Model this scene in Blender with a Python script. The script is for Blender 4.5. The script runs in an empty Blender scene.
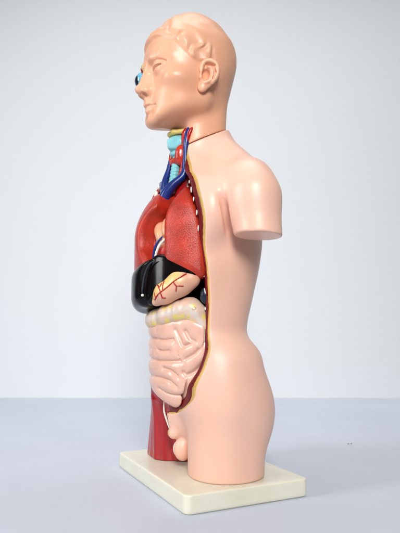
import bpy, bmesh, math
import numpy as np
RES = 1.0          # voxel size in millimetres for the torso; organs and head are finer
MM = 0.001
f4 = np.float32
sc = bpy.context.scene
COL = sc.collection

# ------------------------------------------------------------------ implicit-surface tools
def smin(a, b, k):
    h = np.maximum(k - np.abs(a - b), 0) / k
    return np.minimum(a, b) - h*h*k*f4(0.25)
def smax(a, b, k): return -smin(-a, -b, k)
def ellipsoid(x, y, z, c, r, rot=None):
    px, py, pz = x-c[0], y-c[1], z-c[2]
    if rot is not None:
        px, py, pz = (rot[i][0]*px + rot[i][1]*py + rot[i][2]*pz for i in range(3))
    k0 = np.sqrt((px/r[0])**2 + (py/r[1])**2 + (pz/r[2])**2)
    k1 = np.sqrt((px/r[0]**2)**2 + (py/r[1]**2)**2 + (pz/r[2]**2)**2) + 1e-6
    return k0*(k0-1)/k1
def capsule(x, y, z, a, b, ra, rb=None):
    rb = ra if rb is None else rb
    ax, ay, az = b[0]-a[0], b[1]-a[1], b[2]-a[2]
    L = ax*ax + ay*ay + az*az + 1e-9
    t = np.clip(((x-a[0])*ax + (y-a[1])*ay + (z-a[2])*az)/L, 0, 1)
    return np.sqrt((x-a[0]-ax*t)**2 + (y-a[1]-ay*t)**2 + (z-a[2]-az*t)**2) - (ra + (rb-ra)*t)
def tube(x, y, z, pts, r, k=2.0):
    r = list(r) if hasattr(r, '__len__') else [r]*len(pts)
    d = None
    for i in range(len(pts)-1):
        c = capsule(x, y, z, pts[i], pts[i+1], r[i], r[i+1])
        d = c if d is None else smin(d, c, k)
    return d
def interp(t, xs, ys):
    """smooth (monotone cubic) interpolation of a small table"""
    xs = np.asarray(xs, float); ys = np.asarray(ys, float)
    h = np.diff(xs); dl = np.diff(ys)/h
    m = np.zeros(len(xs)); m[0], m[-1] = dl[0], dl[-1]
    for i in range(1, len(xs)-1):
        m[i] = 0 if dl[i-1]*dl[i] <= 0 else 2*dl[i-1]*dl[i]/(dl[i-1]+dl[i])
    tt = np.clip(t, xs[0], xs[-1])
    i = np.clip(np.searchsorted(xs, tt) - 1, 0, len(xs)-2)
    s = (tt-xs[i])/h[i]
    return ((2*s**3-3*s**2+1)*ys[i] + (s**3-2*s**2+s)*h[i]*m[i] + (3*s**2-2*s**3)*ys[i+1] + (s**3-s**2)*h[i]*m[i+1]).astype(f4)
def section(x, y, w, d, n):
    g = (np.abs(x/w)**n + np.abs(y/d)**n + 1e-9)**(1.0/n)
    r = np.sqrt(x*x + y*y) + 1e-3
    return r*(1 - 1/g)
def poly2d(px, py, poly):
    """signed distance to a polygon (negative inside)"""
    d = np.full(np.broadcast(px, py).shape, 1e9, f4); s = np.ones(d.shape, bool)
    n = len(poly)
    for i in range(n):
        (ax, ay), (bx, by) = poly[i], poly[i-1]
        ex, ey = bx-ax, by-ay
        wx, wy = px-ax, py-ay
        t = np.clip((wx*ex + wy*ey)/(ex*ex + ey*ey + 1e-9), 0, 1)
        d = np.minimum(d, (wx-ex*t)**2 + (wy-ey*t)**2)
        c = ((ay <= py) & (by > py)) | ((ay > py) & (by <= py))
        if ey != 0:
            s ^= c & (px < ax + (py-ay)*ex/ey)
    return np.sqrt(d)*np.where(s, 1, -1)
def smooth_poly(poly, it=2):
    for _ in range(it):
        q = []
        for i in range(len(poly)):
            a, b = poly[i], poly[(i+1) % len(poly)]
            q += [(.75*a[0]+.25*b[0], .75*a[1]+.25*b[1]), (.25*a[0]+.75*b[0], .25*a[1]+.75*b[1])]
        poly = q
    return poly
def snoise(x, y, z, s, seed=0):
    """cheap smooth noise out of summed sines"""
    r = np.random.RandomState(seed); o = 0
    for i in range(6):
        v = r.normal(size=3); v /= np.linalg.norm(v); q = (0.7+0.9*r.rand())/s
        o = o + np.sin(6.283*q*(v[0]*x + v[1]*y + v[2]*z) + r.rand()*6.28)
    return o/6
def curve(pts, n=5):
    """points resampled along a smooth curve; a number per point (a radius) may follow the coordinates"""
    p = np.array(pts, float); L = np.concatenate([[0], np.cumsum(np.linalg.norm(np.diff(p[:, :2 if p.shape[1] == 2 else 3], axis=0), axis=1))])
    out = []
    for i in range(len(p)-1):
        a, b = p[i], p[i+1]
        m0 = (p[i+1]-p[i-1])/(L[i+1]-L[i-1]) if i > 0 else (b-a)/(L[1]-L[0])
        m1 = (p[i+2]-p[i])/(L[i+2]-L[i]) if i+2 < len(p) else (b-a)/(L[i+1]-L[i])
        h = L[i+1]-L[i]
        for k in range(n):
            t = k/n
            out.append((2*t**3-3*t**2+1)*a + (t**3-2*t**2+t)*h*m0 + (3*t**2-2*t**3)*b + (t**3-t**2)*h*m1)
    out.append(p[-1])
    return out
def ctube(x, y, z, pts, r, k=.8, n=7):
    r = list(r) if hasattr(r, '__len__') else [r]*len(pts)
    c = curve([tuple(p)+(q,) for p, q in zip(pts, r)], n)
    return tube(x, y, z, [tuple(q[:3]) for q in c], [q[3] for q in c], k)
def snap(fn, pts, off=0.0, it=12):
    out = []
    for p in pts:
        p = np.array(p, float)
        for _ in range(it):
            e = .3
            ev = lambda q: float(np.asarray(fn(np.array([q[0]], f4), np.array([q[1]], f4), np.array([q[2]], f4))).ravel()[0])
            v = ev(p)-off
            gr = np.array([ev(p+np.eye(3)[i]*e)-ev(p-np.eye(3)[i]*e) for i in range(3)])/(2*e)
            p = p - v*gr/(gr@gr+1e-6)
        out.append(tuple(p))
    return out
class Grid:
    def __init__(s, lo, hi, h):
        s.lo = np.array(lo, float); s.h = h
        n = np.ceil((np.array(hi)-s.lo)/h).astype(int) + 1
        ax = [(s.lo[i] + h*np.arange(n[i])).astype(f4) for i in range(3)]
        s.x, s.y, s.z = ax[0][:, None, None], ax[1][None, :, None], ax[2][None, None, :]
        s.n = tuple(n)
def net(f, g, smooth=2):
    """surface nets: vertices and quads of the zero level of f on grid g"""
    f = np.ascontiguousarray(np.broadcast_to(f, g.n), dtype=f4).copy()
    for ax in range(3):           # close the mesh at the grid's border
        sl = [slice(None)]*3
        for e in (0, -1):
            sl[ax] = e; f[tuple(sl)] = np.maximum(f[tuple(sl)], 0.3*g.h)
    ins = f < 0
    nx, ny, nz = f.shape
    a = ins[:-1, :-1, :-1].astype(np.int8)
    cnt = np.zeros_like(a)
    off = [(i, j, k) for i in (0, 1) for j in (0, 1) for k in (0, 1)]
    for i, j, k in off:
        cnt += ins[i:nx-1+i, j:ny-1+j, k:nz-1+k]
    act = (cnt > 0) & (cnt < 8)
    idx = np.argwhere(act)
    vid = np.full(act.shape, -1, np.int64); vid[act] = np.arange(len(idx))
    cv = np.stack([f[idx[:, 0]+i, idx[:, 1]+j, idx[:, 2]+k] for i, j, k in off], 1)
    P = np.zeros((len(idx), 3)); W = np.zeros(len(idx))
    for p in range(8):
        for ax in range(3):
            q = p | (4 >> ax)
            if q == p: continue
            m = (cv[:, p] < 0) != (cv[:, q] < 0)
            t = np.where(m, cv[:, p]/np.where(m, cv[:, p]-cv[:, q], 1), 0)
            pt = np.repeat(np.array(off[p], float)[None], len(idx), 0); pt[:, ax] += t
            P += pt*m[:, None]; W += m
    V = idx + P/W[:, None]
    quads = []
    for ax in range(3):
        sl0 = [slice(None)]*3; sl1 = [slice(None)]*3
        sl0[ax] = slice(0, -1); sl1[ax] = slice(1, None)
        A, B = ins[tuple(sl0)], ins[tuple(sl1)]
        e = np.argwhere(A != B)
        u, v = (ax+1) % 3, (ax+2) % 3
        e = e[(e[:, u] > 0) & (e[:, v] > 0) & (e[:, u] < f.shape[u]-1) & (e[:, v] < f.shape[v]-1)]
        inside = ins[e[:, 0], e[:, 1], e[:, 2]]
        def at(du, dv):
            c = e.copy(); c[:, u] += du; c[:, v] += dv
            return vid[c[:, 0], c[:, 1], c[:, 2]]
        q = np.stack([at(-1, -1), at(0, -1), at(0, 0), at(-1, 0)], 1)
        q[~inside] = q[~inside][:, ::-1]
        quads.append(q)
    Q = np.concatenate(quads)
    Q = Q[(Q >= 0).all(1)]
    for _ in range(smooth):
        S = np.zeros_like(V); N = np.zeros(len(V))
        for i in range(4):
            for j in (1, 3):
                for c in range(3):
                    S[:, c] += np.bincount(Q[:, i], V[Q[:, (i+j) % 4], c], len(V))
                N += np.bincount(Q[:, i], minlength=len(V))
        V = V*.45 + .55*S/np.maximum(N, 1)[:, None]
    return V*g.h + g.lo, Q
# body frame used below: x = the body's left, y = forward, z = up (millimetres).  Blender gets (x, -y, z).
def link_mesh(name, V, Q, mat, parent=None, col=None, flip=True):
    me = bpy.data.meshes.new(name)
    W = np.array(V, float)*MM; W[:, 1] *= -1
    Q = np.asarray(Q)
    if flip: Q = Q[:, ::-1]
    me.vertices.add(len(W)); me.vertices.foreach_set('co', W.astype(f4).ravel())
    n = Q.shape[1]
    me.loops.add(Q.size); me.loops.foreach_set('vertex_index', Q.astype(np.int32).ravel())
    me.polygons.add(len(Q)); me.polygons.foreach_set('loop_start', np.arange(0, Q.size, n, dtype=np.int32))
    me.update(calc_edges=True); me.validate()
    me.polygons.foreach_set('use_smooth', np.ones(len(me.polygons), bool))
    if col is not None:
        at = me.color_attributes.new('Paint', 'FLOAT_COLOR', 'POINT')
        c = np.ones((len(W), 4), f4); c[:, :3] = col
        at.data.foreach_set('color', c.ravel())
    me.materials.append(mat)
    o = bpy.data.objects.new(name, me); COL.objects.link(o)
    if parent: o.parent = parent
    return o
def sdf_obj(name, fn, lo, hi, h, mat, parent, paint=None, smooth=2):
    g = Grid(lo, hi, h)
    V, Q = net(fn(g.x, g.y, g.z), g, smooth)
    c = paint(V[:, 0], V[:, 1], V[:, 2]) if paint else None
    return link_mesh(name, V, Q, mat, parent, c)
def mixc(a, b, t):
    t = np.clip(t, 0, 1)[:, None]
    return np.asarray(a)*(1-t) + np.asarray(b)*t
def sstep(a, b, x):
    t = np.clip((x-a)/(b-a), 0, 1); return t*t*(3-2*t)

# ------------------------------------------------------------------ materials
def mat(name, rgb, rough=.4, spec=.5, coat=0.0, coat_rough=.15, vary=.05, vscale=60, bump=0.0, bscale=400,
        stretch=(1, 1, 1), sss=0.0, specks=None, paint=False, mottle=None, rvary=.08):
    m = bpy.data.materials.new(name); m.use_nodes = True
    nt = m.node_tree; N, L = nt.nodes, nt.links
    b = N['Principled BSDF']
    tc = N.new('ShaderNodeTexCoord')
    mp = N.new('ShaderNodeMapping'); mp.inputs['Scale'].default_value = stretch
    L.new(tc.outputs['Object'], mp.inputs['Vector'])
    nz = N.new('ShaderNodeTexNoise'); nz.inputs['Scale'].default_value = vscale; nz.inputs['Detail'].default_value = 5
    L.new(mp.outputs['Vector'], nz.inputs['Vector'])
    hs = N.new('ShaderNodeHueSaturation')
    mr = N.new('ShaderNodeMapRange'); mr.inputs[1].default_value = .3; mr.inputs[2].default_value = .7
    mr.inputs[3].default_value = 1-vary; mr.inputs[4].default_value = 1+vary
    L.new(nz.outputs['Fac'], mr.inputs[0]); L.new(mr.outputs[0], hs.inputs['Value'])
    if paint:
        at = N.new('ShaderNodeAttribute'); at.attribute_name = 'Paint'; src = at.outputs['Color']
    else:
        cn = N.new('ShaderNodeRGB'); cn.outputs[0].default_value = (*rgb, 1); src = cn.outputs[0]
    if mottle:
        n2 = N.new('ShaderNodeTexNoise'); n2.inputs['Scale'].default_value = mottle[1]; n2.inputs['Detail'].default_value = 4
        L.new(mp.outputs['Vector'], n2.inputs['Vector'])
        r2 = N.new('ShaderNodeMapRange'); r2.inputs[1].default_value = mottle[2]; r2.inputs[2].default_value = mottle[3]
        L.new(n2.outputs['Fac'], r2.inputs[0])
        mx = N.new('ShaderNodeMix'); mx.data_type = 'RGBA'
        L.new(r2.outputs[0], mx.inputs[0]); L.new(src, mx.inputs[6]); mx.inputs[7].default_value = (*mottle[0], 1)
        src = mx.outputs[2]
    if specks:                                            # sparse grit and paint nicks
        vo = N.new('ShaderNodeTexVoronoi'); vo.inputs['Scale'].default_value = specks[0]
        L.new(tc.outputs['Object'], vo.inputs['Vector'])
        lt = N.new('ShaderNodeMath'); lt.operation = 'LESS_THAN'; lt.inputs[1].default_value = specks[1]; L.new(vo.outputs['Distance'], lt.inputs[0])
        sp = N.new('ShaderNodeSeparateColor'); L.new(vo.outputs['Color'], sp.inputs[0])
        gt = N.new('ShaderNodeMath'); gt.operation = 'GREATER_THAN'; gt.inputs[1].default_value = specks[2]; L.new(sp.outputs[0], gt.inputs[0])
        mu = N.new('ShaderNodeMath'); mu.operation = 'MULTIPLY'; L.new(lt.outputs[0], mu.inputs[0]); L.new(gt.outputs[0], mu.inputs[1])
        m3 = N.new('ShaderNodeMath'); m3.operation = 'MULTIPLY'; L.new(mu.outputs[0], m3.inputs[0]); L.new(sp.outputs[1], m3.inputs[1])
        mx2 = N.new('ShaderNodeMix'); mx2.data_type = 'RGBA'; L.new(m3.outputs[0], mx2.inputs[0])
        L.new(src, mx2.inputs[6]); mx2.inputs[7].default_value = (.25, .14, .09, 1); src = mx2.outputs[2]
    L.new(src, hs.inputs['Color']); L.new(hs.outputs['Color'], b.inputs['Base Color'])
    r = N.new('ShaderNodeMapRange'); r.inputs[1].default_value = .3; r.inputs[2].default_value = .7
    r.inputs[3].default_value = max(0.02, rough-rvary); r.inputs[4].default_value = rough+rvary
    n3 = N.new('ShaderNodeTexNoise'); n3.inputs['Scale'].default_value = 35; n3.inputs['Detail'].default_value = 6
    L.new(tc.outputs['Object'], n3.inputs['Vector']); L.new(n3.outputs['Fac'], r.inputs[0]); L.new(r.outputs[0], b.inputs['Roughness'])
    b.inputs['Specular IOR Level'].default_value = spec
    b.inputs['Coat Weight'].default_value = coat; b.inputs['Coat Roughness'].default_value = coat_rough
    if sss:
        b.inputs['Subsurface Weight'].default_value = sss; b.inputs['Subsurface Scale'].default_value = .004
        b.inputs['Subsurface Radius'].default_value = (1, .5, .3)
    if bump:
        n4 = N.new('ShaderNodeTexNoise'); n4.inputs['Scale'].default_value = bscale; n4.inputs['Detail'].default_value = 4
        L.new(mp.outputs['Vector'], n4.inputs['Vector'])
        bp = N.new('ShaderNodeBump'); bp.inputs['Strength'].default_value = bump; bp.inputs['Distance'].default_value = .001
        L.new(n4.outputs['Fac'], bp.inputs['Height']); L.new(bp.outputs['Normal'], b.inputs['Normal'])
        if coat: L.new(bp.outputs['Normal'], b.inputs['Coat Normal'])
    return m
SKIN = (.82, .50, .385)
M = dict(
    skin=mat('skin_plastic', SKIN, .40, .5, .06, .25, vary=.035, vscale=25, bump=.05, bscale=260, mottle=((.79, .455, .33), 14, .48, .72), specks=(70, .045, .86)),
    head=mat('head_plastic', (.78, .405, .25), .42, .5, .05, .25, vary=.035, vscale=25, bump=.05, bscale=260, mottle=((.74, .36, .215), 16, .5, .75), specks=(80, .045, .9)),
    fat=mat('fat_edge_paint', (.60, .36, .09), .4, vary=.15),
    muscle=mat('muscle_paint', (.36, .008, .010), .24, .5, .2, .12, vary=.35, vscale=120, bump=.5, bscale=90, stretch=(1, 1, .15)),
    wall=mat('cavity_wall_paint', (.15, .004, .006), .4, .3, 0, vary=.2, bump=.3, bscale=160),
    white=mat('bone_paint', (.78, .74, .66), .4, vary=.06),
    lung=mat('lung_paint', (.47, .030, .012), .30, .45, .12, .2, vary=.22, vscale=90, bump=.36, bscale=1300, mottle=((.30, .010, .005), 22, .48, .75)),
    liver=mat('liver_paint', (.004, .0025, .003), .14, .28, .0, .08, vary=.2, bump=.06, bscale=120, rvary=.04),
    stomach=mat('stomach_paint', (.75, .42, .28), .33, .45, .1, vary=.05, paint=True),
    colon=mat('colon_paint', (.7, .5, .4), .34, .45, .15, .15, vary=.06, paint=True, bump=.12, bscale=300),
    bowel=mat('small_bowel_paint', (.76, .45, .345), .28, .5, .2, .18, vary=.05, vscale=40, bump=.06, bscale=200, mottle=((.70, .38, .28), 70, .55, .8)),
    cyan=mat('cartilage_paint', (.20, .52, .56), .35, vary=.08),
    blue=mat('vein_paint', (.008, .025, .17), .28, .4, .15, vary=.15),
    red=mat('artery_paint', (.36, .008, .008), .3, .4, .1, vary=.1),
    gland=mat('gland_paint', (.46, .03, .015), .28, .5, .3, vary=.3, vscale=150, bump=.3, bscale=300),
    heart=mat('heart_paint', (.45, .03, .02), .3, .45, .1, paint=True, vary=.1),
    eye=mat('eye_paint', (.1, .4, .6), .15, .5, .5, .05, paint=True, vary=.02),
    yellow=mat('hyoid_paint', (.62, .50, .14), .4, vary=.1),
    dark=mat('dark_section_paint', (.05, .04, .03), .35, vary=.3),
    lig=mat('ligament_paint', (.03, .035, .045), .3, .3, vary=.1),
    base=mat('base_plastic', (.78, .76, .63), .34, .5, .08, .2, vary=.02, vscale=30, bump=.03, bscale=300, mottle=((.72, .69, .54), 18, .48, .75), sss=.25, specks=(60, .04, .85)),
    table=mat('table_paper', (.57, .605, .685), .6, .3, vary=.03, vscale=9, bump=.06, bscale=900, specks=(26, .016, .8)),
    back=mat('backdrop_paper', (.75, .768, .782), .8, .2, vary=.01, vscale=3),
)

# ------------------------------------------------------------------ thing
root = bpy.data.objects.new('anatomical_torso', None); COL.objects.link(root)
root['label'] = 'anatomical torso model with opened chest and belly, standing on a cream base plate'
root['category'] = 'anatomy model'
root.empty_display_size = .05
YAW = 0.451755
root.rotation_euler = (0, 0, YAW - math.pi/2)

# base plate
BX, BY, BT = 173.0, 117.3, 15.0
def ring(inset, z, r=6.0, n=10):
    hx, hy, r = BX/2-inset, BY/2-inset, max(r-inset, .5)
    out = []
    for cx, cy, a0 in ((1, 1, 0), (-1, 1, 90), (-1, -1, 180), (1, -1, 270)):
        for i in range(n+1):
            a = math.radians(a0+90*i/n)
            out.append(((cx*(hx-r)+r*math.cos(a)), (cy*(hy-r)+r*math.sin(a)), z))
    return out
prof_ = [(2.0, -15), (.6, -14.6), (0, -13.6)] + [(0, -13.6+12.2*i/6) for i in range(1, 7)] + [(.12, -.85), (.42, -.4), (.85, -.12), (1.5, 0), (4, 0)]
bm = bmesh.new(); loops = [[bm.verts.new((p[0]*MM, p[1]*MM, p[2]*MM)) for p in ring(i, z)] for i, z in prof_]
for a, b in zip(loops[:-1], loops[1:]):
    for i in range(len(a)):
        j = (i+1) % len(a); bm.faces.new((a[i], a[j], b[j], b[i]))
bm.faces.new(loops[-1]); bm.faces.new(loops[0][::-1])
me = bpy.data.meshes.new('base_plate'); bm.to_mesh(me); bm.free(); me.materials.append(M['base'])
for p in me.polygons: p.use_smooth = len(p.vertices) == 4
o = bpy.data.objects.new('base_plate', me); COL.objects.link(o); o.parent = root

# ------------------------------------------------------------------ torso body (symmetric)
ZT = [40, 60, 80, 100, 130, 160, 190, 220, 245, 265, 285, 300]
def neck_section(x, y, z):
    c = interp(z, [300, 325, 360, 380], [4, 4, 2.5, 2])
    yy = y-c
    return section(x, np.where(yy > 0, yy/27.0, yy/25.5)*26.0, 24.5, 26.0, 2.35)
def body(x, y, z):
    x = np.abs(x)
    w = interp(z, ZT, [72, 74, 71, 64, 56, 57, 59, 57, 59, 56, 42, 30])
    fr = interp(z, ZT, [34, 42, 47, 51, 57, 62, 66, 66, 61, 52, 37, 30])
    bk = interp(z, ZT, [-36, -38, -36, -34, -37, -45, -53, -58, -54, -45, -34, -28])
    d = section(x, y-(fr+bk)/2, w, (fr-bk)/2, 2.2)
    d = smax(d, 46-z, 22); d = smax(d, z-296, 16)
    # legs
    lr = interp(z, [0, 30, 60, 100, 130], [33.5, 34.5, 37.5, 35, 31])
    lx = interp(z, [0, 60, 120], [44, 41, 37])
    ly = interp(z, [0, 60, 120], [0, -2, -2])
    leg = section(x-lx, y-ly, lr, lr, 2.1)
    leg = smax(leg, z-120, 22)
    d = smin(d, leg, 12)
    d = smin(d, ellipsoid(x, y, z, (36, -15, 54), (36, 35, 42)), 14)       # buttock
    d = smin(d, ellipsoid(x, y, z, (46, 6, 90), (22, 24, 28)), 12)        # hip
    # shoulder girdle and arm stump
    d = smin(d, capsule(x, y, z, (5, -15, 318), (62, -15, 266), 14, 20), 18)   # trapezius
    d = smin(d, capsule(x, y, z, (12, 20, 284), (64, -2, 268), 4.5, 6), 12)    # clavicle
    d = smin(d, ellipsoid(x, y, z, (42, 20, 236), (30, 20, 34)), 14)           # pectoral
    arm = smin(ellipsoid(x, y, z, (72, -11, 246), (28.5, 25, 33)), capsule(x, y, z, (80, -12, 246), (85.5, -12.5, 190), 22.5, 20.3), 8)
    arm = smax(arm, 210.5-z + .06*(y+12), 1.2)
    ka = interp(z, [205, 226, 242, 262, 290], [3, 4, 7, 15, 18])
    d = smin(d, arm, ka)
    d = smax(d, -ctube(x, y, z, [(73, 19, 249), (71, 15.5, 240), (68, 11, 230), (63, 4, 219)], [.5, 2.6, 3.6, 4.0]), 5)   # armpit fold
    # neck
    nk = neck_section(x, y, z) + np.where(z < 300, -((np.maximum(300-z, 0)/20)**2), 0).astype(f4)
    nk = smax(nk, 270-z, 10)
    d = smin(d, nk, 16)
    d = smax(d, -ctube(x, y, z, [(9, 36, 8), (11.5, 39.5, 28), (14, 42, 42), (17, 45, 52)], [2.5, 3, 2.6, 1.0]), 6)   # crease of the groin
    # mons
    d = smin(d, ellipsoid(x, y, z, (0, 20, 46), (20, 19, 22)), 12)
    return d
def seam(y, z): return (z + .5*y - 322.5)*f4(.894)       # plane where the head lifts off
FCZ = [0, 44, 49, 54, 60, 76, 98, 119, 146, 181, 220, 252, 275, 285, 302, 330]
FCF = [33, 33, 33.5, 34.2, 35, 35.5, 29, 22.5, 21.2, 23.6, 30, 33.5, 31, 28, 26, 25]
FRF = [38, 38, 38, 38, 38, 38, 36, 35, 38, 45, 50, 51, 45, 37, 28, 23]
def window(x, y, z):                                     # negative where the front wall is cut away
    fl = interp(z, FCZ, FCF); fr = interp(z, FCZ, FRF); t = sstep(-8, -36, x)
    fc = fl + (fr-fl)*t
    sl = (interp(z+1, FCZ, FCF)-interp(z-1, FCZ, FCF))/2
    return smax((fc - y)/np.sqrt(1+sl*sl), (50.5 + (x/37)**2*8.5 - z)*.85, 4).astype(f4)
def genital(x, y, z):
    d = ellipsoid(x, y, z, (6.5, 25.5, 17.5), (7.6, 8.4, 11))
    return smin(d, capsule(x, y, z, (4.5, 26, 42), (4.8, 34, 31.5), 6.0, 4.9), 2.2)
    return d
g = Grid((-112, -84, -.5), (112, 66, 342), RES)
half = g.n[0]//2
B = body(g.x, g.y, g.z).astype(f4)
Wd = window(g.x, g.y, g.z).astype(f4)
S = seam(g.y, g.z).astype(f4)
zl = (1.0 - g.z - .4).astype(f4)
low = np.maximum(B, -g.z)                                # flat cut of the thighs on the plate
Bs = np.maximum(low, S + .35)
split = (1.5 - g.x).astype(f4)                           # left half carries skin, right half is dissected
Gn = genital(g.x, g.y, g.z).astype(f4)
skin = smin(Bs, np.maximum(Gn, -g.z+.8), 4)
skin = smax(skin, -Wd, .8)
skin = np.maximum(skin, -np.maximum(B+4.0, Wd-30))       # hollow
backsplit = np.where(g.y < -10, -(g.x+0*g.y+3000), split).astype(f4)
skinL = smax(skin, split + 0*g.y, .8)
V, Q = net(skinL, g)
torso = link_mesh('torso_skin', V, Q, M['skin'], root)
# muscle: lining of the cavity, its cut edge, and the whole dissected right half
hollow = np.maximum(B+interp(g.z, [100, 150, 200], [6.0, 7.5, 6.8]), Wd-26)
mus = smax(smax(Bs+2.0, -(Wd+1.5), 1.2), -hollow, 2.2)
mus = np.maximum(mus, Wd-34)
V, Q = net(np.maximum(mus, 1-g.x), g)
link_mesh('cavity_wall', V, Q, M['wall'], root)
# strands of the dissected side
ang = np.arctan2(g.y+4, -g.x-40)
stra = (1.5*np.cos(ang*7 + g.z*.018) + .5*np.cos(ang*19 + g.z*.03) - .8).astype(f4)
strz = np.where(g.z < 120, 1, 0.45).astype(f4)
thigh = smin(B, capsule(g.x, g.y, g.z, (-48, 7, -10), (-44, 8, 66), 33, 29), 8).astype(f4)
R = np.maximum(np.maximum(np.maximum(np.maximum(thigh, S+.35) + 1.2 - stra*strz, .3-g.z), -Wd), -hollow)
R = np.maximum(R, g.x + .2)
V, Q = net(R, g)
link_mesh('dissected_muscle', V, Q, M['muscle'], root)
# yellow fat line along the cut
fat = smax(np.maximum(Bs+.4, -(Bs+3.3)), np.maximum(-(Wd+.7), Wd-4), .7)
V, Q = net(np.maximum(fat, 2.2-g.x), g, 2)
link_mesh('fat_edge', V, Q, M['fat'], torso)
# ribs in section
def rim_x(z, y, depth):
    xs = np.linspace(15, 90, 600).astype(f4)
    b = body(xs, np.full_like(xs, y), np.full_like(xs, z))
    i = np.where(b > -depth)[0]
    return float(xs[i[0]]) if len(i) else 60.0
RIBZ = [265, 256, 246, 233, 219, 205, 191, 177, 163, 147]
rv = None
for s in (1, -1):
    for z in RIBZ:
        y = float(interp(np.array([z]), FCZ, FCF if s > 0 else FRF)[0]) + (2.0 if s > 0 else .3)
        xx = s*rim_x(z, y, 5.2)
        bm = bmesh.new(); bmesh.ops.create_uvsphere(bm, u_segments=16, v_segments=10, radius=1)
        for v in bm.verts:
            v.co = (v.co.x*(.85+.25*math.sin(z*3))*(1+.2*v.co.z)*MM, v.co.y*.5*MM, v.co.z*(2.3+.7*math.sin(z*1.7))*MM)
        me = bpy.data.meshes.new('rib'); bm.to_mesh(me); bm.free(); me.materials.append(M['white'])
        for p in me.polygons: p.use_smooth = True
        o = bpy.data.objects.new('rib', me); COL.objects.link(o); o.parent = root
        o.location = (xx*MM, -y*MM, z*MM)
        o.rotation_euler = (0, math.radians(-8*s + (10*s if z > 240 else 0) + 9*math.sin(z*2.3)), 0)
# section through the groin
sdf_obj('groin_section', lambda x, y, z: smax(genital(x, y, z)+.9, np.abs(x-.9)-1.0, .8) + 0*z, (-3, 10, 0), (6, 50, 50), .6, M['dark'], root)
sdf_obj('groin_tendon', lambda x, y, z: ctube(x, y, z, [(-2, 41, 62), (-1, 41.5, 52), (-.3, 38.5, 42), (0, 35.5, 34)], [.6, .8, .8, .5]), (-3, 20, 20), (6, 50, 70), .6, M['white'], root)
sdf_obj('testis_section', lambda x, y, z: ellipsoid(x, y, z, (.8, 28.5, 17), (2.0, 4.4, 7)), (-3, 24, 0), (6, 46, 30), .6, M['white'], root)
sdf_obj('fat_section', lambda x, y, z: ellipsoid(x, y, z, (.4, 34.6, 32), (1.9, 3.8, 4.6)), (-3, 24, 16), (6, 46, 46), .6, M['fat'], root)

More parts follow.
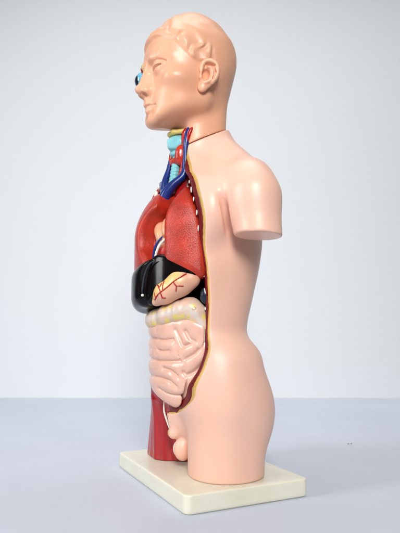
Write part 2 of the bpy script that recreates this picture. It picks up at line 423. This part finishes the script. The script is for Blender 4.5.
# ------------------------------------------------------------------ head
HL = ([-60, -14, 2, 10, 22, 32, 38, 50, 66, 90], [330, 332, 352, 380, 384, 386, 392, 406, 416, 424])
def head_full(x, y, z):
    xa = np.abs(x)
    cr = ellipsoid(xa, y, z, (0, 13.5, 404.0), (39.2, 43.7, 48.2))
    zt = [324, 330, 336, 343, 352, 362, 375, 388, 400, 415, 432]
    fr = interp(z, zt, [50, 58, 60, 60, 61, 60.5, 60, 62.5, 62.5, 60, 46])
    bk = interp(z, zt, [26, 20, 10, 0, -8, -12, -16, -20, -24, -24, -16])
    w = interp(z, zt, [18, 25, 30, 34, 36.5, 38, 39, 39.5, 39.5, 38.5, 35])
    fc = section(xa, y-(fr+bk)/2, w, (fr-bk)/2, interp(z, [340, 365, 385, 405, 420], [2.2, 2.35, 2.55, 2.45, 2.2]))
    zb = 328.5 + np.maximum(36-y, 0)*.22 + xa*.36
    fc = smax(fc, (zb-z)*.9, 5); fc = smax(fc, z-420, 16)
    d = smin(cr, fc, 12)
    nk = neck_section(xa, y, z)
    nk = smax(nk, z-385, 20)
    nk = smax(nk, y-25.5, 2)
    d = smin(d, nk, 11)
    d = smin(d, capsule(xa, y, z, (29, 16, 352), (12, 51, 338), 7, 6), 8)                # jaw
    d = smin(d, ellipsoid(xa, y, z, (0, 55.5, 334.2), (10.5, 6.5, 6.2)), 5)                    # chin
    d = smin(d, ellipsoid(xa, y, z, (29, 41, 369), (9, 14, 7)), 12)                        # cheekbone
    d = smin(d, tube(xa, y, z, [(5, 62.5, 390), (13, 61.3, 392.3), (22, 56.5, 394), (29, 47.5, 391)], [3.2, 3.6, 3.2, 2.2], 3), 6)   # brow
    d = smax(d, -ellipsoid(xa, y, z, (17, 68, 382.2), (11.5, 9.5, 6.0)), 5)               # eye socket
    d = smax(d, -ellipsoid(xa, y, z, (8.5, 67.5, 384.5), (3.0, 5.5, 5.0)), 4)                       # hollow by the nose
    # nose
    ns = capsule(xa, y, z, (0, 61.5, 390), (0, 68.4, 365.8), 3.0, 4.2)
    ns = smin(ns, capsule(xa, y, z, (0, 57.5, 388), (0, 60.5, 364), 4.5, 8.5), 5)
    ns = smin(ns, ellipsoid(xa, y, z, (0, 69.2, 363.6), (4.8, 6.0, 4.6)), 4)
    ns = smin(ns, ellipsoid(xa, y, z, (5.8, 64, 361.6), (3.4, 5.8, 4.2)), 3)
    d = smin(d, ns, 4)
    d = smin(d, capsule(xa, y, z, (0, 61, 357), (0, 60.5, 351), 5.5, 5), 4)
    d = smax(d, -ellipsoid(xa, y, z, (4.3, 67.6, 356.9), (2.6, 4.6, 3.5)), .7)
    d = smax(d, -tube(xa, y, z, [(9.8, 65.5, 364), (10.6, 62.2, 360), (9.8, 60.8, 357)], .6), 1.6)
    # mouth
    up = smin(capsule(xa, y, z, (2.5, 62.0, 349.6), (10.5, 57.6, 347.2), 2.8, 1.3), capsule(xa, y, z, (0, 61.8, 349.4), (2.5, 62.0, 349.6), 2.6), 1.5)
    d = smin(d, up, 2.2)
    d = smin(d, capsule(xa, y, z, (0, 61.2, 342.8), (8.5, 57.5, 344.8), 3.3, 1.6), 2.2)
    d = smax(d, -tube(xa, y, z, [(0, 65.2, 346.2), (6, 63, 346.5), (12.5, 58.2, 345.8)], [1.5, 1.5, 1.1]), .4)
    d = smax(d, -capsule(xa, y, z, (0, 65.2, 337.4), (7, 62.5, 338.2), 2.3), 3.5)
    d = smax(d, -capsule(xa, y, z, (0, 66.8, 355), (0, 66.2, 351.5), 1.4), 2)
    # lids over the eyeball
    eb = ellipsoid(xa, y, z, (16.4, 50.2, 381.6), (11.2, 10.2, 9.2))
    d = smin(d, eb, .5)
    slit = 381.2 + .13*(xa-17)
    lim = np.maximum(np.abs(xa-16.8)-10.5, 0)*1.5
    ulid = smax(ellipsoid(xa, y, z, (16.4, 51.0, 382.3), (12.3, 11.8, 10.5)), (slit + 1.5 - .010*(xa-15)**2 - z) + lim, .6)
    llid = smax(ellipsoid(xa, y, z, (16.4, 50.4, 380.9), (12.0, 10.9, 9.8)), (z - slit + .9 - .008*(xa-18)**2) + lim, .6)
    d = smin(d, ulid, .7); d = smin(d, llid, 1.8)
    d = smax(d, -ctube(xa, y, z, [(8.5, 61.8, 383.6), (12.5, 63.0, 386.4), (18.5, 62.0, 387.6), (25, 57.0, 386.2), (28, 53, 384.4)], [.8, 1.25, 1.4, 1.1, .6]), .7)
    d = smax(d, -ctube(xa, y, z, [(7.5, 60.6, 379.4), (11, 61.4, 380.4), (17, 60.9, 381.6), (23, 57.5, 382.0), (27, 53.2, 382.2)], [.45, .6, .7, .6, .4]), .35)
    d = smax(d, -ellipsoid(xa, y, z, (7.2, 62.5, 379.6), (1.6, 2.2, 1.3), ), 1.0)
    # hair relief
    hl = interp(y, *HL)
    m = z - hl - 1.6*snoise(x, y, z, 15, 9)
    wv = snoise(x, y, z*1.3, 30, 3)
    fl = 3.0*snoise(x, y, z, 40, 17)
    band = sstep(0, 3, m)*sstep(24, 12, m)*sstep(60, 46, y)*sstep(4, 14, y)
    curl = np.sin((y*.50 + z*.22) + 4.0*snoise(x, y, z, 20, 12))*(.8+.9*snoise(x, y, z, 15, 31))
    comb = np.sin(xa*.55 + (z-430)*.35 - y*.10 + fl) * sstep(4, 12, m)*sstep(-5, 25, y)
    hair = sstep(-.8, 3.0, m)*(2.0 + .6*wv) + band*1.4*curl + comb*.38
    qf = np.exp(-((z-423)/7)**2)*sstep(48, 60, y)*2.9                                   # quiff over the forehead
    low = np.maximum(sstep(348, 388, z), sstep(4, 12, y))
    return d - (hair*low).astype(f4) - (qf*sstep(0, 3, m)).astype(f4)
gh = Grid((-47, -42, 303), (47, 80, 460), .8)
H = head_full(gh.x, gh.y, gh.z).astype(f4)
Sh = seam(gh.y, gh.z).astype(f4)
H = smax(H, .35 - Sh, .6)
# right side of the face: skin lifted off below the brow
FW = np.maximum(np.maximum(gh.x+9, np.maximum(gh.z-396 + .25*(60-gh.y), 364-gh.z)), -(gh.y-8)).astype(f4)
V, Q = net(smax(H, -np.maximum(FW, -(H+3)), .6), gh)
head = link_mesh('head', V, Q, M['head'], root)
V, Q = net(np.maximum(H+.5, FW+.4), gh)
link_mesh('facial_muscle', V, Q, M['muscle'], head)
V, Q = net(np.maximum(np.maximum(H-.1, -(H+3)), np.abs(FW+.6)-.9), gh, 1)
link_mesh('fat_edge', V, Q, M['yellow'], head)
EC = np.array((-22.0, 57.5, 384.5))
def eyepaint(x, y, z):
    n = np.stack([x, y, z], 1)-EC; n /= np.linalg.norm(n, axis=1)[:, None]
    c = n @ np.array((-.12, .98, -.15))
    return mixc(mixc((.16, .52, .70), (.14, .40, .55), sstep(.3, .75, c)), (.004, .008, .02), sstep(.80, .84, c))
sdf_obj('eyeball', lambda x, y, z: ellipsoid(x, y, z, EC, (10, 10.5, 9.5)), EC-13, EC+13, .7, M['eye'], head, eyepaint)
# ear
def ear_frame(x, y, z):
    # local axes: a forward, b up, c outward
    o = (41.8, 17.0, 371.0)
    px, py, pz = x-o[0], y-o[1], z-o[2]
    t = math.radians(24); ct, st = math.cos(t), math.sin(t)
    c = px*ct + py*st; a = -px*st + py*ct
    q = math.radians(8); cq, sq = math.cos(q), math.sin(q)
    return a*cq + pz*sq, -a*sq + pz*cq, c
EARO = [(3.5, 14.5), (-2.5, 16), (-8.5, 13.5), (-11, 7), (-9.8, -1), (-6, -8), (-1, -13.8), (3.4, -16.5), (6.8, -14.5), (7.4, -9), (6, -3), (6.5, 3), (7, 9)]
HEL = [(5.2, 1.0), (6.3, 5.5), (5.4, 11), (1.2, 14.6), (-4, 14.2), (-8, 10.8), (-9.4, 5), (-8.4, -1.5), (-5.5, -7)]
ANT = [(.5, 9.0), (-3.6, 7.2), (-5.2, 2.0), (-4.2, -3.6), (-.5, -7.0), (3.2, -7.6)]
def ear(x, y, z):
    a, b, c = ear_frame(x, y, z)
    pl = smax(poly2d(a, b, smooth_poly(EARO)), np.abs(c+.6)-2.2, 2.2)
    h = ctube(a, b, c, [(p[0], p[1], 2.6-.12*i) for i, p in enumerate(HEL)], [1.3, 1.7, 2.0, 2.1, 2.1, 2.1, 2.0, 1.7, 1.2], 1)
    n = ctube(a, b, c, [(p[0], p[1], 1.9) for p in ANT], [1.1, 1.5, 1.6, 1.6, 1.5, 1.2], 1)
    d = smin(pl, h, 1.6); d = smin(d, n, 1.6)
    d = smin(d, ellipsoid(a, b, c, (2.8, -12, .9), (4.2, 5, 2.4)), 2.5)             # lobe
    d = smin(d, ellipsoid(a, b, c, (5.6, -2.2, 1.6), (2.0, 3.2, 2.0)), 1.6)          # tragus
    d = smin(d, ellipsoid(a, b, c, (3, 0, -4), (7, 10, 5)), 3)                       # root
    d = smax(d, -ellipsoid(a, b, c, (1.4, .8, 2.6), (3.8, 5.8, 5.4)), 1.0)            # concha
    d = smax(d, -ellipsoid(a, b, c, (-1.8, 10.6, 3.0), (5.2, 1.7, 3.2)), .8)
    d = smax(d, -tube(a, b, c, [(-4.4, 9.8, 2.6), (-7.0, 4, 2.4), (-6.0, -3, 2.2)], 1.2), .8)
    return d
sdf_obj('ear', ear, (30, -4, 348), (56, 34, 394), .45, M['head'], head)
sdf_obj('ear', lambda x, y, z: ear(-x, y, z), (-56, -4, 348), (-30, 34, 394), .6, M['head'], head)

# ------------------------------------------------------------------ throat
neck = sdf_obj('neck_muscle', lambda x, y, z: smax(smin(capsule(x, y, z, (0, 11, 326), (0, 17, 262), 13, 17),
      capsule(x, y, z, (-17, 19, 322), (-12, 37, 268), 5, 5), 2), seam(y, z)-9, 2),
      (-36, -4, 240), (36, 48, 340), .9, M['muscle'], root)
sdf_obj('hyoid', lambda x, y, z: tube(x, y, z, [(10, 26, 325.5), (4, 36, 324.5), (-4, 36, 324.5), (-10, 26, 325.5)], 2.6), (-16, 18, 316), (16, 44, 334), .7, M['yellow'], root)
def larynx(x, y, z):
    d = ellipsoid(x, y, z, (0, 27, 314), (11, 15.5, 10))
    d = smax(d, (y + .85*np.abs(x) - 41.5 + .1*np.abs(z-316))*.76, 1.6)
    d = smax(d, np.abs(z-314)-7.0 + .25*(y-36), 1.5)
    d = smax(d, -ellipsoid(x, y, z, (0, 43, 322), (3, 6, 4)), 1.5)
    d = smax(d, -ellipsoid(x, y, z, (10, 36, 314), (3, 3, 5)), 2)
    return smin(d, ellipsoid(x, y, z, (0, 30.5, 303.5), (5.5, 7, 3.6)), .8)
sdf_obj('larynx', larynx, (-14, 14, 296), (14, 44, 326), .7, M['cyan'], root)
sdf_obj('thyroid_gland', lambda x, y, z: smin(smin(ellipsoid(x, y, z, (8, 28, 301), (5.5, 7.5, 11.5)), ellipsoid(x, y, z, (-8, 28, 301), (5.5, 7.5, 11.5)), 2),
        ellipsoid(x, y, z, (0, 32.5, 295.5), (8, 4.5, 4)), 3), (-16, 14, 284), (16, 42, 314), .7, M['gland'], root)
sdf_obj('trachea', lambda x, y, z: capsule(x, y, z, (.5, 30, 298), (.5, 35.5, 266), 4.8, 4.4) - .35*np.sin(z*1.7) + 0*x, (-8, 16, 262), (10, 42, 302), .6, M['cyan'], root)
vein = sdf_obj('vein', lambda x, y, z: smin(smin(ctube(x, y, z, [(14, 14, 333), (15, 23, 326), (14.5, 26.5, 312), (14, 27, 295), (14, 29, 279), (9, 38, 269), (4, 44, 259), (3, 45, 250), (4, 42, 242)], [2.8, 2.9, 2.6, 2.7, 3.4, 4.2, 5.2, 4.6, 3.5]),
       ctube(x, y, z, [(-9, 32, 306), (-9, 35, 290), (-7, 40, 276), (2, 44, 260)], [2, 2.6, 3.2, 4.4]), 2),
       tube(x, y, z, [(-17, 39, 276), (-11, 41, 272), (-3, 43, 266)], [3, 3, 3.6]), 2), (-24, 14, 228), (22, 60, 342), .7, M['blue'], root)
sdf_obj('artery', lambda x, y, z: smin(ctube(x, y, z, [(10.5, 15, 332), (11.5, 26.5, 324), (10.5, 28, 310), (9.5, 29, 285), (6, 33, 268)], [2.4, 2.4, 1.8, 1.8, 2]),
       ctube(x, y, z, [(17, 13, 331), (18, 21.5, 326), (17.5, 25, 319), (16.5, 25.5, 313)], [1.8, 1.9, 1.7, 1.0]), 1.5), (-4, 10, 260), (26, 42, 342), .6, M['red'], root)
sdf_obj('clavicle_end', lambda x, y, z: ellipsoid(x, y, z, (-13.5, 42.5, 271.5), (3.6, 3.0, 2.6)), (-22, 36, 264), (-6, 50, 280), .6, M['white'], root)
sdf_obj('rib_end', lambda x, y, z: ellipsoid(x, y, z, (-13, 47, 263.5), (2.6, 2.2, 3.8)), (-20, 40, 256), (-6, 54, 272), .6, M['white'], root)

# ------------------------------------------------------------------ organs on the curved front of the trunk
def ell(x, y, wx, df, f0): return section(x, y-f0, wx, df, 2.0)
def wrap(x, y, wx, df, f0): return np.arctan2(x/wx, (y-f0)/df)*f4(58.0)
def D2(poly): return smooth_poly([(math.radians(u)*58, z) for u, z in poly], 2)
def slab(x, y, z, poly, e, off=0.0, thick=30, k=10, taper=None):
    u = wrap(x, y, *e)
    wz = e[0]; d = ell(x, y, *e) - off
    if taper is not None: d = d + taper(z)
    p = poly2d(u+0*z, z+0*u, D2(poly))
    return smax(smax(p, d, k), -(d+thick), 4)
EL = (58, 60, 5); ER = (58, 62, 8)
tp = lambda z: (np.maximum(z-222, 0)**2*.0085).astype(f4)
LL = [(43, 262), (36, 250), (31, 240), (29, 225), (30, 205), (29.5, 188), (33, 186), (50, 180.5), (66, 173), (72, 176), (71, 190), (69, 215), (64, 240), (57, 257), (50, 264)]
def left_lung(x, y, z): return slab(x, y, z, LL, EL, 1.0, 34, 9, tp)
sdf_obj('lung', left_lung, (6, 0, 168), (64, 72, 272), .8, M['lung'], root)
RL = [(19, 246), (16, 240), (10, 236), (3, 228), (0, 215), (3, 203), (18, 191), (17, 186), (4, 181), (-20, 178), (-50, 175), (-60, 178), (-60, 215), (-50, 240), (-28, 255), (-8, 263), (4, 261), (15, 254)]
tpr = lambda z: (np.maximum(z-216, 0)**2*.0095).astype(f4)
def right_lung(x, y, z): return slab(x, y, z, RL, ER, 0.5, 34, 6.5, tpr)
sdf_obj('lung', right_lung, (-64, -4, 166), (40, 76, 276), .8, M['lung'], root)
# heart behind the gap between the lungs
def heart(x, y, z):
    d = ellipsoid(x, y, z, (12, 43.5, 203), (17, 14, 18), ((.92, 0, .38), (0, 1, 0), (-.38, 0, .92)))
    d = smin(d, ctube(x, y, z, [(0, 44, 228), (7, 49, 224), (14, 52, 217), (17, 52, 209)], [5.5, 6.5, 5.5, 3.5]), 1.8)
    return smin(d, ctube(x, y, z, [(14, 44, 232), (20, 49, 226), (24, 51, 218)], [4, 4.5, 4]), 1.0)
def heart_paint(x, y, z):
    t = sstep(207, 212, z + 2.5*np.sin(x*.45) + .35*(x-8))
    return mixc((.46, .025, .018), (.72, .36, .20), t)
hr = sdf_obj('heart', heart, (-8, 22, 180), (38, 70, 242), .8, M['heart'], root, heart_paint)
sdf_obj('coronary_vein', lambda x, y, z: ctube(x, y, z, [(24, 55, 214), (19, 58.3, 208), (15, 59.6, 200), (13, 59.5, 190)], [.8, 1.0, 1.0, .8]), (6, 44, 182), (34, 70, 222), .5, M['blue'], hr)
sdf_obj('coronary_fat', lambda x, y, z: ctube(x, y, z, [(27, 52, 213), (23, 56.5, 207), (19, 58.8, 199), (17, 59.3, 190)], [.8, 1.1, 1.1, .9]), (10, 44, 182), (36, 68, 220), .6, M['white'], hr)
sdf_obj('coronary_artery', lambda x, y, z: np.minimum(ctube(x, y, z, snap(heart, [(4, 60, 216), (8, 61, 208), (7, 62, 200), (10, 62, 192)]), [.7, .7, .6, .5]), ctube(x, y, z, snap(heart, [(8, 61, 208), (13, 61, 203), (12, 62, 196)]), [.6, .5, .4])), (-4, 40, 184), (34, 70, 222), .4, M['red'], hr, smooth=1)
# liver
ELV = (58, 62, 8)
LR = [(-66, 184), (-66, 146), (-40, 143), (-8, 148.5), (9, 149), (12, 158), (12.5, 166), (15, 176), (20, 184), (27, 195), (10, 194), (-4, 190), (-30, 187)]
LF = [(10, 162), (11, 151), (18, 150), (26, 158), (44, 168), (66, 171), (70, 184), (60, 188), (30, 199), (18, 196), (12, 178)]
def liver(x, y, z):
    return smin(slab(x, y, z, LR, ELV, 3.0, 40, 13), slab(x, y, z, LF, ELV, -2.5, 36, 6), 1.0)
lv = sdf_obj('liver', liver, (-64, -2, 136), (64, 78, 204), .8, M['liver'], root)
def on(e, off, pts):
    out = []
    for u, z in pts:
        t = math.radians(u); out.append(((e[0]+off)*math.sin(t), e[2]+(e[1]+off)*math.cos(t), z))
    return out
lp = on(ELV, .9, [(28, 191), (22, 188), (16.5, 181), (13.5, 173), (12, 166), (11.8, 161)])
sdf_obj('ligament', lambda x, y, z: ctube(x, y, z, lp, [.5, .7, .8, .8, .7, .5]), (4, 56, 150), (40, 76, 200), .6, M['lig'], lv)
sdf_obj('ligament_end', lambda x, y, z: ellipsoid(x, y, z, tuple(on(ELV, .4, [(11.6, 160)])[0]), (1.5, 1.5, 1.4)), (6, 62, 154), (20, 78, 166), .5, M['white'], lv)
# stomach
SP = [(17, 57, 155.5), (26, 52, 162), (36, 42.5, 170), (41.5, 33.5, 174)]
SR = [5.6, 9.2, 10.8, 8.6]
def stomach(x, y, z):
    return tube(x, y, z, SP, SR, 7)
def along(x, y, z, P):
    best = np.full(len(x), 1e9); T = np.zeros(len(x)); hgt = np.zeros(len(x))
    for i in range(len(P)-1):
        a, b = np.array(P[i]), np.array(P[i+1]); ab = b-a
        q = np.stack([x, y, z], 1)-a
        t = np.clip(q@ab/(ab@ab), 0, 1); r = q - t[:, None]*ab
        d = np.linalg.norm(r, axis=1); m = d < best
        best[m] = d[m]; T[m] = (i+t)[m]
        up = np.array((0, 0, 1.0)) - ab*(ab[2]/(ab@ab)); up /= np.linalg.norm(up)
        hgt[m] = (r@up)[m]
    return T, hgt
def stomach_paint(x, y, z):
    T, h = along(x, y, z, SP)
    n = snoise(x, y, z, 14, 5)
    t = sstep(-2.5, 1.5, h + n)*(1-sstep(2.0, 2.9, T))*(1-.6*sstep(8, 11, h+n))
    return mixc((.74, .40, .27), (.78, .53, .20), t)
st = sdf_obj('stomach', stomach, (8, 16, 142), (60, 68, 184), .7, M['stomach'], root, stomach_paint)
def dense(pts, n=6):
    out = []
    for a, b in zip(pts[:-1], pts[1:]):
        for i in range(n): out.append(tuple(np.array(a)+(np.array(b)-np.array(a))*i/n))
    return out + [pts[-1]]
def frontpt(P, t, h, n=(.75, .62, 0)):
    i = min(int(t), len(P)-2); a, b = np.array(P[i]), np.array(P[i+1])
    p = a + (b-a)*(t-i)
    return tuple(p + np.array(n)*9*math.cos(h) + np.array((0, 0, 9*math.sin(h))))
main = snap(stomach, dense([frontpt(SP, 0.0, -.1), frontpt(SP, .8, .05), frontpt(SP, 1.6, .1), frontpt(SP, 2.3, .25), frontpt(SP, 2.8, .5)]))
br = [[(.9, .05), (.75, .6), (.6, .9)], [(1.05, .08), (1.1, .55), (1.25, .85)], [(.85, .5), (1.0, .8)], [(1.9, .1), (2.05, -.3), (1.95, -.7)], [(2.1, -.3), (2.5, -.5)], [(.3, -.1), (.35, .5)], [(.9, 0), (1.0, -.5), (1.2, -.7)]]
def art(x, y, z):
    d = tube(x, y, z, main, .48, 1)
    for b in br:
        pp = snap(stomach, dense([frontpt(SP, *q) for q in b], 4))
        d = np.minimum(d, tube(x, y, z, pp, [.40]*(len(pp)-1)+[.25], 1))
    return d
sdf_obj('artery', art, (8, 16, 142), (62, 70, 184), .35, M['red'], st, smooth=1)
# spleen glimpsed in the gap
sdf_obj('spleen', lambda x, y, z: ellipsoid(x, y, z, (47, 21, 159), (5, 6, 8)), (40, 8, 146), (60, 32, 174), .8, mat('spleen_paint', (.008, .02, .035), .3, .4, .2), root)
# transverse colon
EC_ = (56, 54, 3)
CU = [(-62, 140), (-40, 137), (-18, 138), (0, 138.5), (22, 141.5), (38, 144.5), (50, 147), (57, 143), (63, 133), (67, 121), (69, 108)]
CP = on(EC_, -9.2, CU)
CR = [9, 9.4, 9.6, 9.4, 9.8, 10.2, 10, 9.0, 7.5, 6.5, 5.5]
def colon(x, y, z):
    d = tube(x, y, z, CP, CR, 5)
    return d + .25*np.sin(wrap(x, y, *EC_)*.62 + 1.2*np.sin(wrap(x, y, *EC_)*.17))*sstep(70, 40, wrap(x, y, *EC_)).astype(f4)
rs = np.random.RandomState(4)
CL = np.concatenate([[0], np.cumsum(np.linalg.norm(np.diff(np.array(CP), axis=0), axis=1))])
DOT = [(t + rs.rand()*4, s*(4.2 + rs.rand()*2.2), 2.3+rs.rand()*1.0) for t in np.arange(4, 150, 8.2) for s in (1, -1) if rs.rand() > .12]
def colon_paint(x, y, z):
    T, h = along(x, y, z, CP)
    T = np.interp(T, np.arange(len(CL)), CL)
    n = snoise(x, y, z, 6, 8); n2 = snoise(x, y, z, 17, 18)
    c = mixc((.64, .41, .30), (.68, .54, .43), .5+.6*n2)
    c = mixc(c, (.46, .30, .20), sstep(138, 165, T)*(.6+.4*n))
    t = sstep(3.0, 1.0, np.abs(h-.4+1.0*n))*(T < 136)
    cc = mixc(c, (.62, .61, .57), .5*t)
    for T0, h0, r in DOT:
        q = np.sqrt(((T-T0)*.92)**2 + (h-h0-.6*n)**2) + .5*n
        cc = mixc(cc, (.72, .58, .13), sstep(r, r-1.2, q)*.85*(T < 132))
    for T0, h0 in ((96, 3.5), (133, -1.5)):
        q = np.sqrt((T-T0)**2 + (h-h0)**2)
        cc = mixc(cc, (.30, .12, .06), sstep(2.0, 1.4, q)*sstep(.6, 1.1, q))
    return cc
sdf_obj('colon', colon, (-64, -2, 100), (64, 66, 162), .8, M['colon'], root, colon_paint)
# small intestine: coils lying on the curved mass
EI = (56, 51, 3)
def P(px): return px
# creases between the moulded coils, as (angle in degrees, height)
CREASE = [[(-60, 122), (-35, 121.5), (-10, 120.5), (11.5, 119.3), (22, 119), (31.6, 119.5)], [(10, 109.9), (19.4, 109.2), (27, 109.5)],
    [(-60, 101), (-35, 101.5), (-5, 100.7), (11.8, 99.6), (26.4, 99.7), (39.8, 100.4)], [(19, 93.3), (29, 91.6), (37, 87.1)],
    [(-50, 86), (-20, 85), (2, 85), (18, 83.8), (26.6, 82.4), (35, 77.7)], [(8.2, 74.4), (18.5, 71.1), (29.2, 69.7), (40.6, 70)],
    [(8.1, 129.4), (7.3, 118.8), (8.1, 109.6), (6.9, 98.5)], [(32.4, 121.8), (34.8, 116.4), (38.7, 112.9), (37.8, 107.6), (39.8, 100.5)],
    [(34.7, 128), (39.7, 120), (43.6, 113.7), (49.7, 115.2)],
    [(46.2, 127), (50.7, 120.1), (55.5, 117.5)], [(46.3, 102.4), (55.1, 106.9), (59.5, 110.7)],
    [(43.7, 90.4), (46.4, 88.2), (53.4, 90.6), (60, 95), (64, 98)], [(-50, 112), (-25, 111.5), (-6, 110.5)]]
CDEEP = [1, .9, 1.05, 1, 1, .9, .45, .6, 1.1, 1.15, 1.05, 1.15, .5]
OUTL = [(-62, 133), (-62, 92), (-40, 76), (-10, 66), (8, 60.5), (29, 55), (42, 56), (51, 63), (59, 75), (66, 92), (70, 109), (71, 124), (68, 134), (50, 139), (28, 138), (-10, 134)]
BW = ([50, 62, 80, 140], [-15, -8, -2, 0])
def inside_wall(x, y, z):
    b = body(x, y, z); w_ = window(x, y, z)
    return np.minimum(b + 6.6, np.maximum(w_ + 2, b + 3.5 - 1.3*np.maximum(-w_, 0))).astype(f4)
def bowel(x, y, z):
    e0 = ell(x, y, EI[0], EI[1], EI[2]) - interp(z, *BW)
    n = snoise(x, y, z, 26, 21)
    dg = np.full(np.broadcast(x, y, z).shape, 9.0, f4); cut = dg.copy()
    for pts, w_ in zip(CREASE, CDEEP):
        q = []
        for uu, zz in curve(pts, 4):
            q += on(EI, float(interp(np.array([zz]), *BW)[0]) - 1.1, [(uu, zz)])
        c = tube(x, y, z, q, 0.0, .5)
        dg = np.minimum(dg, c + (1-w_)*3.5); cut = np.minimum(cut, c - .5*w_)
    d = e0 + 1.6 - 3.0*(1-np.exp(-(np.maximum(dg-.3, 0)/2.6)**.85)) + .4*n
    p = poly2d(wrap(x, y, *EI)+0*z, z+0*x, D2(OUTL))
    d = smax(d, p, 7)
    d = smax(d, -cut, .9)
    d = smax(d, -(e0+24), 2)
    return smax(d, inside_wall(x, y, z), 2.0)
sdf_obj('small_intestine', bowel, (-64, 2, 50), (64, 62, 142), .6, M['bowel'], root, smooth=1)
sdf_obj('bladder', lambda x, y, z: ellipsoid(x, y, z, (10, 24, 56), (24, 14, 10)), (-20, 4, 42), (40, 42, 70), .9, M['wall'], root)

# ------------------------------------------------------------------ setting
def sheet(name, pts, mat_, seg_x=3000):
    bm = bmesh.new(); rows = []
    for y, z in pts:
        rows.append([bm.verts.new((x*MM, y*MM, z*MM)) for x in (-seg_x, seg_x)])
    for a, b in zip(rows[:-1], rows[1:]): bm.faces.new((a[0], a[1], b[1], b[0]))
    me = bpy.data.meshes.new(name); bm.to_mesh(me); bm.free(); me.materials.append(mat_)
    for p in me.polygons: p.use_smooth = True
    o = bpy.data.objects.new(name, me); COL.objects.link(o); o['kind'] = 'structure'
    return o
TZ = -15.0
YB = 640
sheet('tabletop', [(-1500, TZ), (YB, TZ)], M['table'])
sheet('backdrop', [(YB, TZ)] + [(YB, 60+i*120) for i in range(16)], M['back'])
bm = bmesh.new(); rr = np.random.RandomState(2)
for k in range(5):
    r_ = bmesh.ops.create_icosphere(bm, subdivisions=1, radius=(.5+.5*rr.rand())*MM)
    ox, oy = rr.normal()*2.2*MM, rr.normal()*.8*MM
    for v in r_['verts']: v.co.x = v.co.x*1.6+ox; v.co.y += oy; v.co.z = v.co.z*.6 + .3*MM
me = bpy.data.meshes.new('crumb'); bm.to_mesh(me); bm.free(); me.materials.append(mat('crumb_grit', (.30, .22, .16), .8))
o = bpy.data.objects.new('crumb', me); COL.objects.link(o); o.location = (.187, .165, (TZ+.2)*MM)
o['label'] = 'tiny brown crumb lying on the table to the right of the base plate'; o['category'] = 'crumb'

# ------------------------------------------------------------------ light
def area(name, loc, target, size, power, color=(1, 1, 1), sy=None):
    l = bpy.data.lights.new(name, 'AREA'); l.shape = 'RECTANGLE'; l.size = size; l.size_y = sy or size; l.energy = power; l.color = color
    o = bpy.data.objects.new(name, l); COL.objects.link(o)
    from mathutils import Vector
    o.location = loc
    o.rotation_euler = (Vector(target)-Vector(loc)).to_track_quat('-Z', 'Y').to_euler()
    return o
lk = area('softbox_key', (.06, -1.28, .86), (0, 0, .22), .42, 2.6, (1, .985, .965), .55)
area('softbox_fill', (-1.05, -.45, .60), (0, 0, .2), .3, 7, (.97, .98, 1), .7)
area('softbox_top', (0, .1, 1.3), (0, 0, 0), .6, 1.2)
lw = area('backdrop_wash', (.22, .15, 1.25), (.18, .645, .06), 1.6, 2.3, (1, 1, 1), .15)
lk.data.spread = math.radians(66)
lw.data.spread = math.radians(100)
w = bpy.data.worlds.new('World'); sc.world = w; w.use_nodes = True
w.node_tree.nodes['Background'].inputs[0].default_value = (.90, .95, 1, 1)
w.node_tree.nodes['Background'].inputs[1].default_value = .10

# ------------------------------------------------------------------ camera
cam = bpy.data.cameras.new('camera'); co = bpy.data.objects.new('camera', cam); COL.objects.link(co)
D, CH, TH, X0 = 540.0, 127.239, -0.118752, 3.902
co.location = (-X0*MM, -D*MM, CH*MM)
co.rotation_euler = (math.pi/2 - TH, 0, 0)
cam.sensor_fit = 'VERTICAL'; cam.sensor_height = 24; cam.lens = 24*D/533
cam.dof.use_dof = True; cam.dof.focus_distance = .50; cam.dof.aperture_fstop = 7.1
cam.clip_start = .01; cam.clip_end = 50
sc.camera = co
sc.view_settings.view_transform = 'Standard'; sc.view_settings.look = 'None'; sc.view_settings.exposure = 0.16; sc.view_settings.gamma = 1
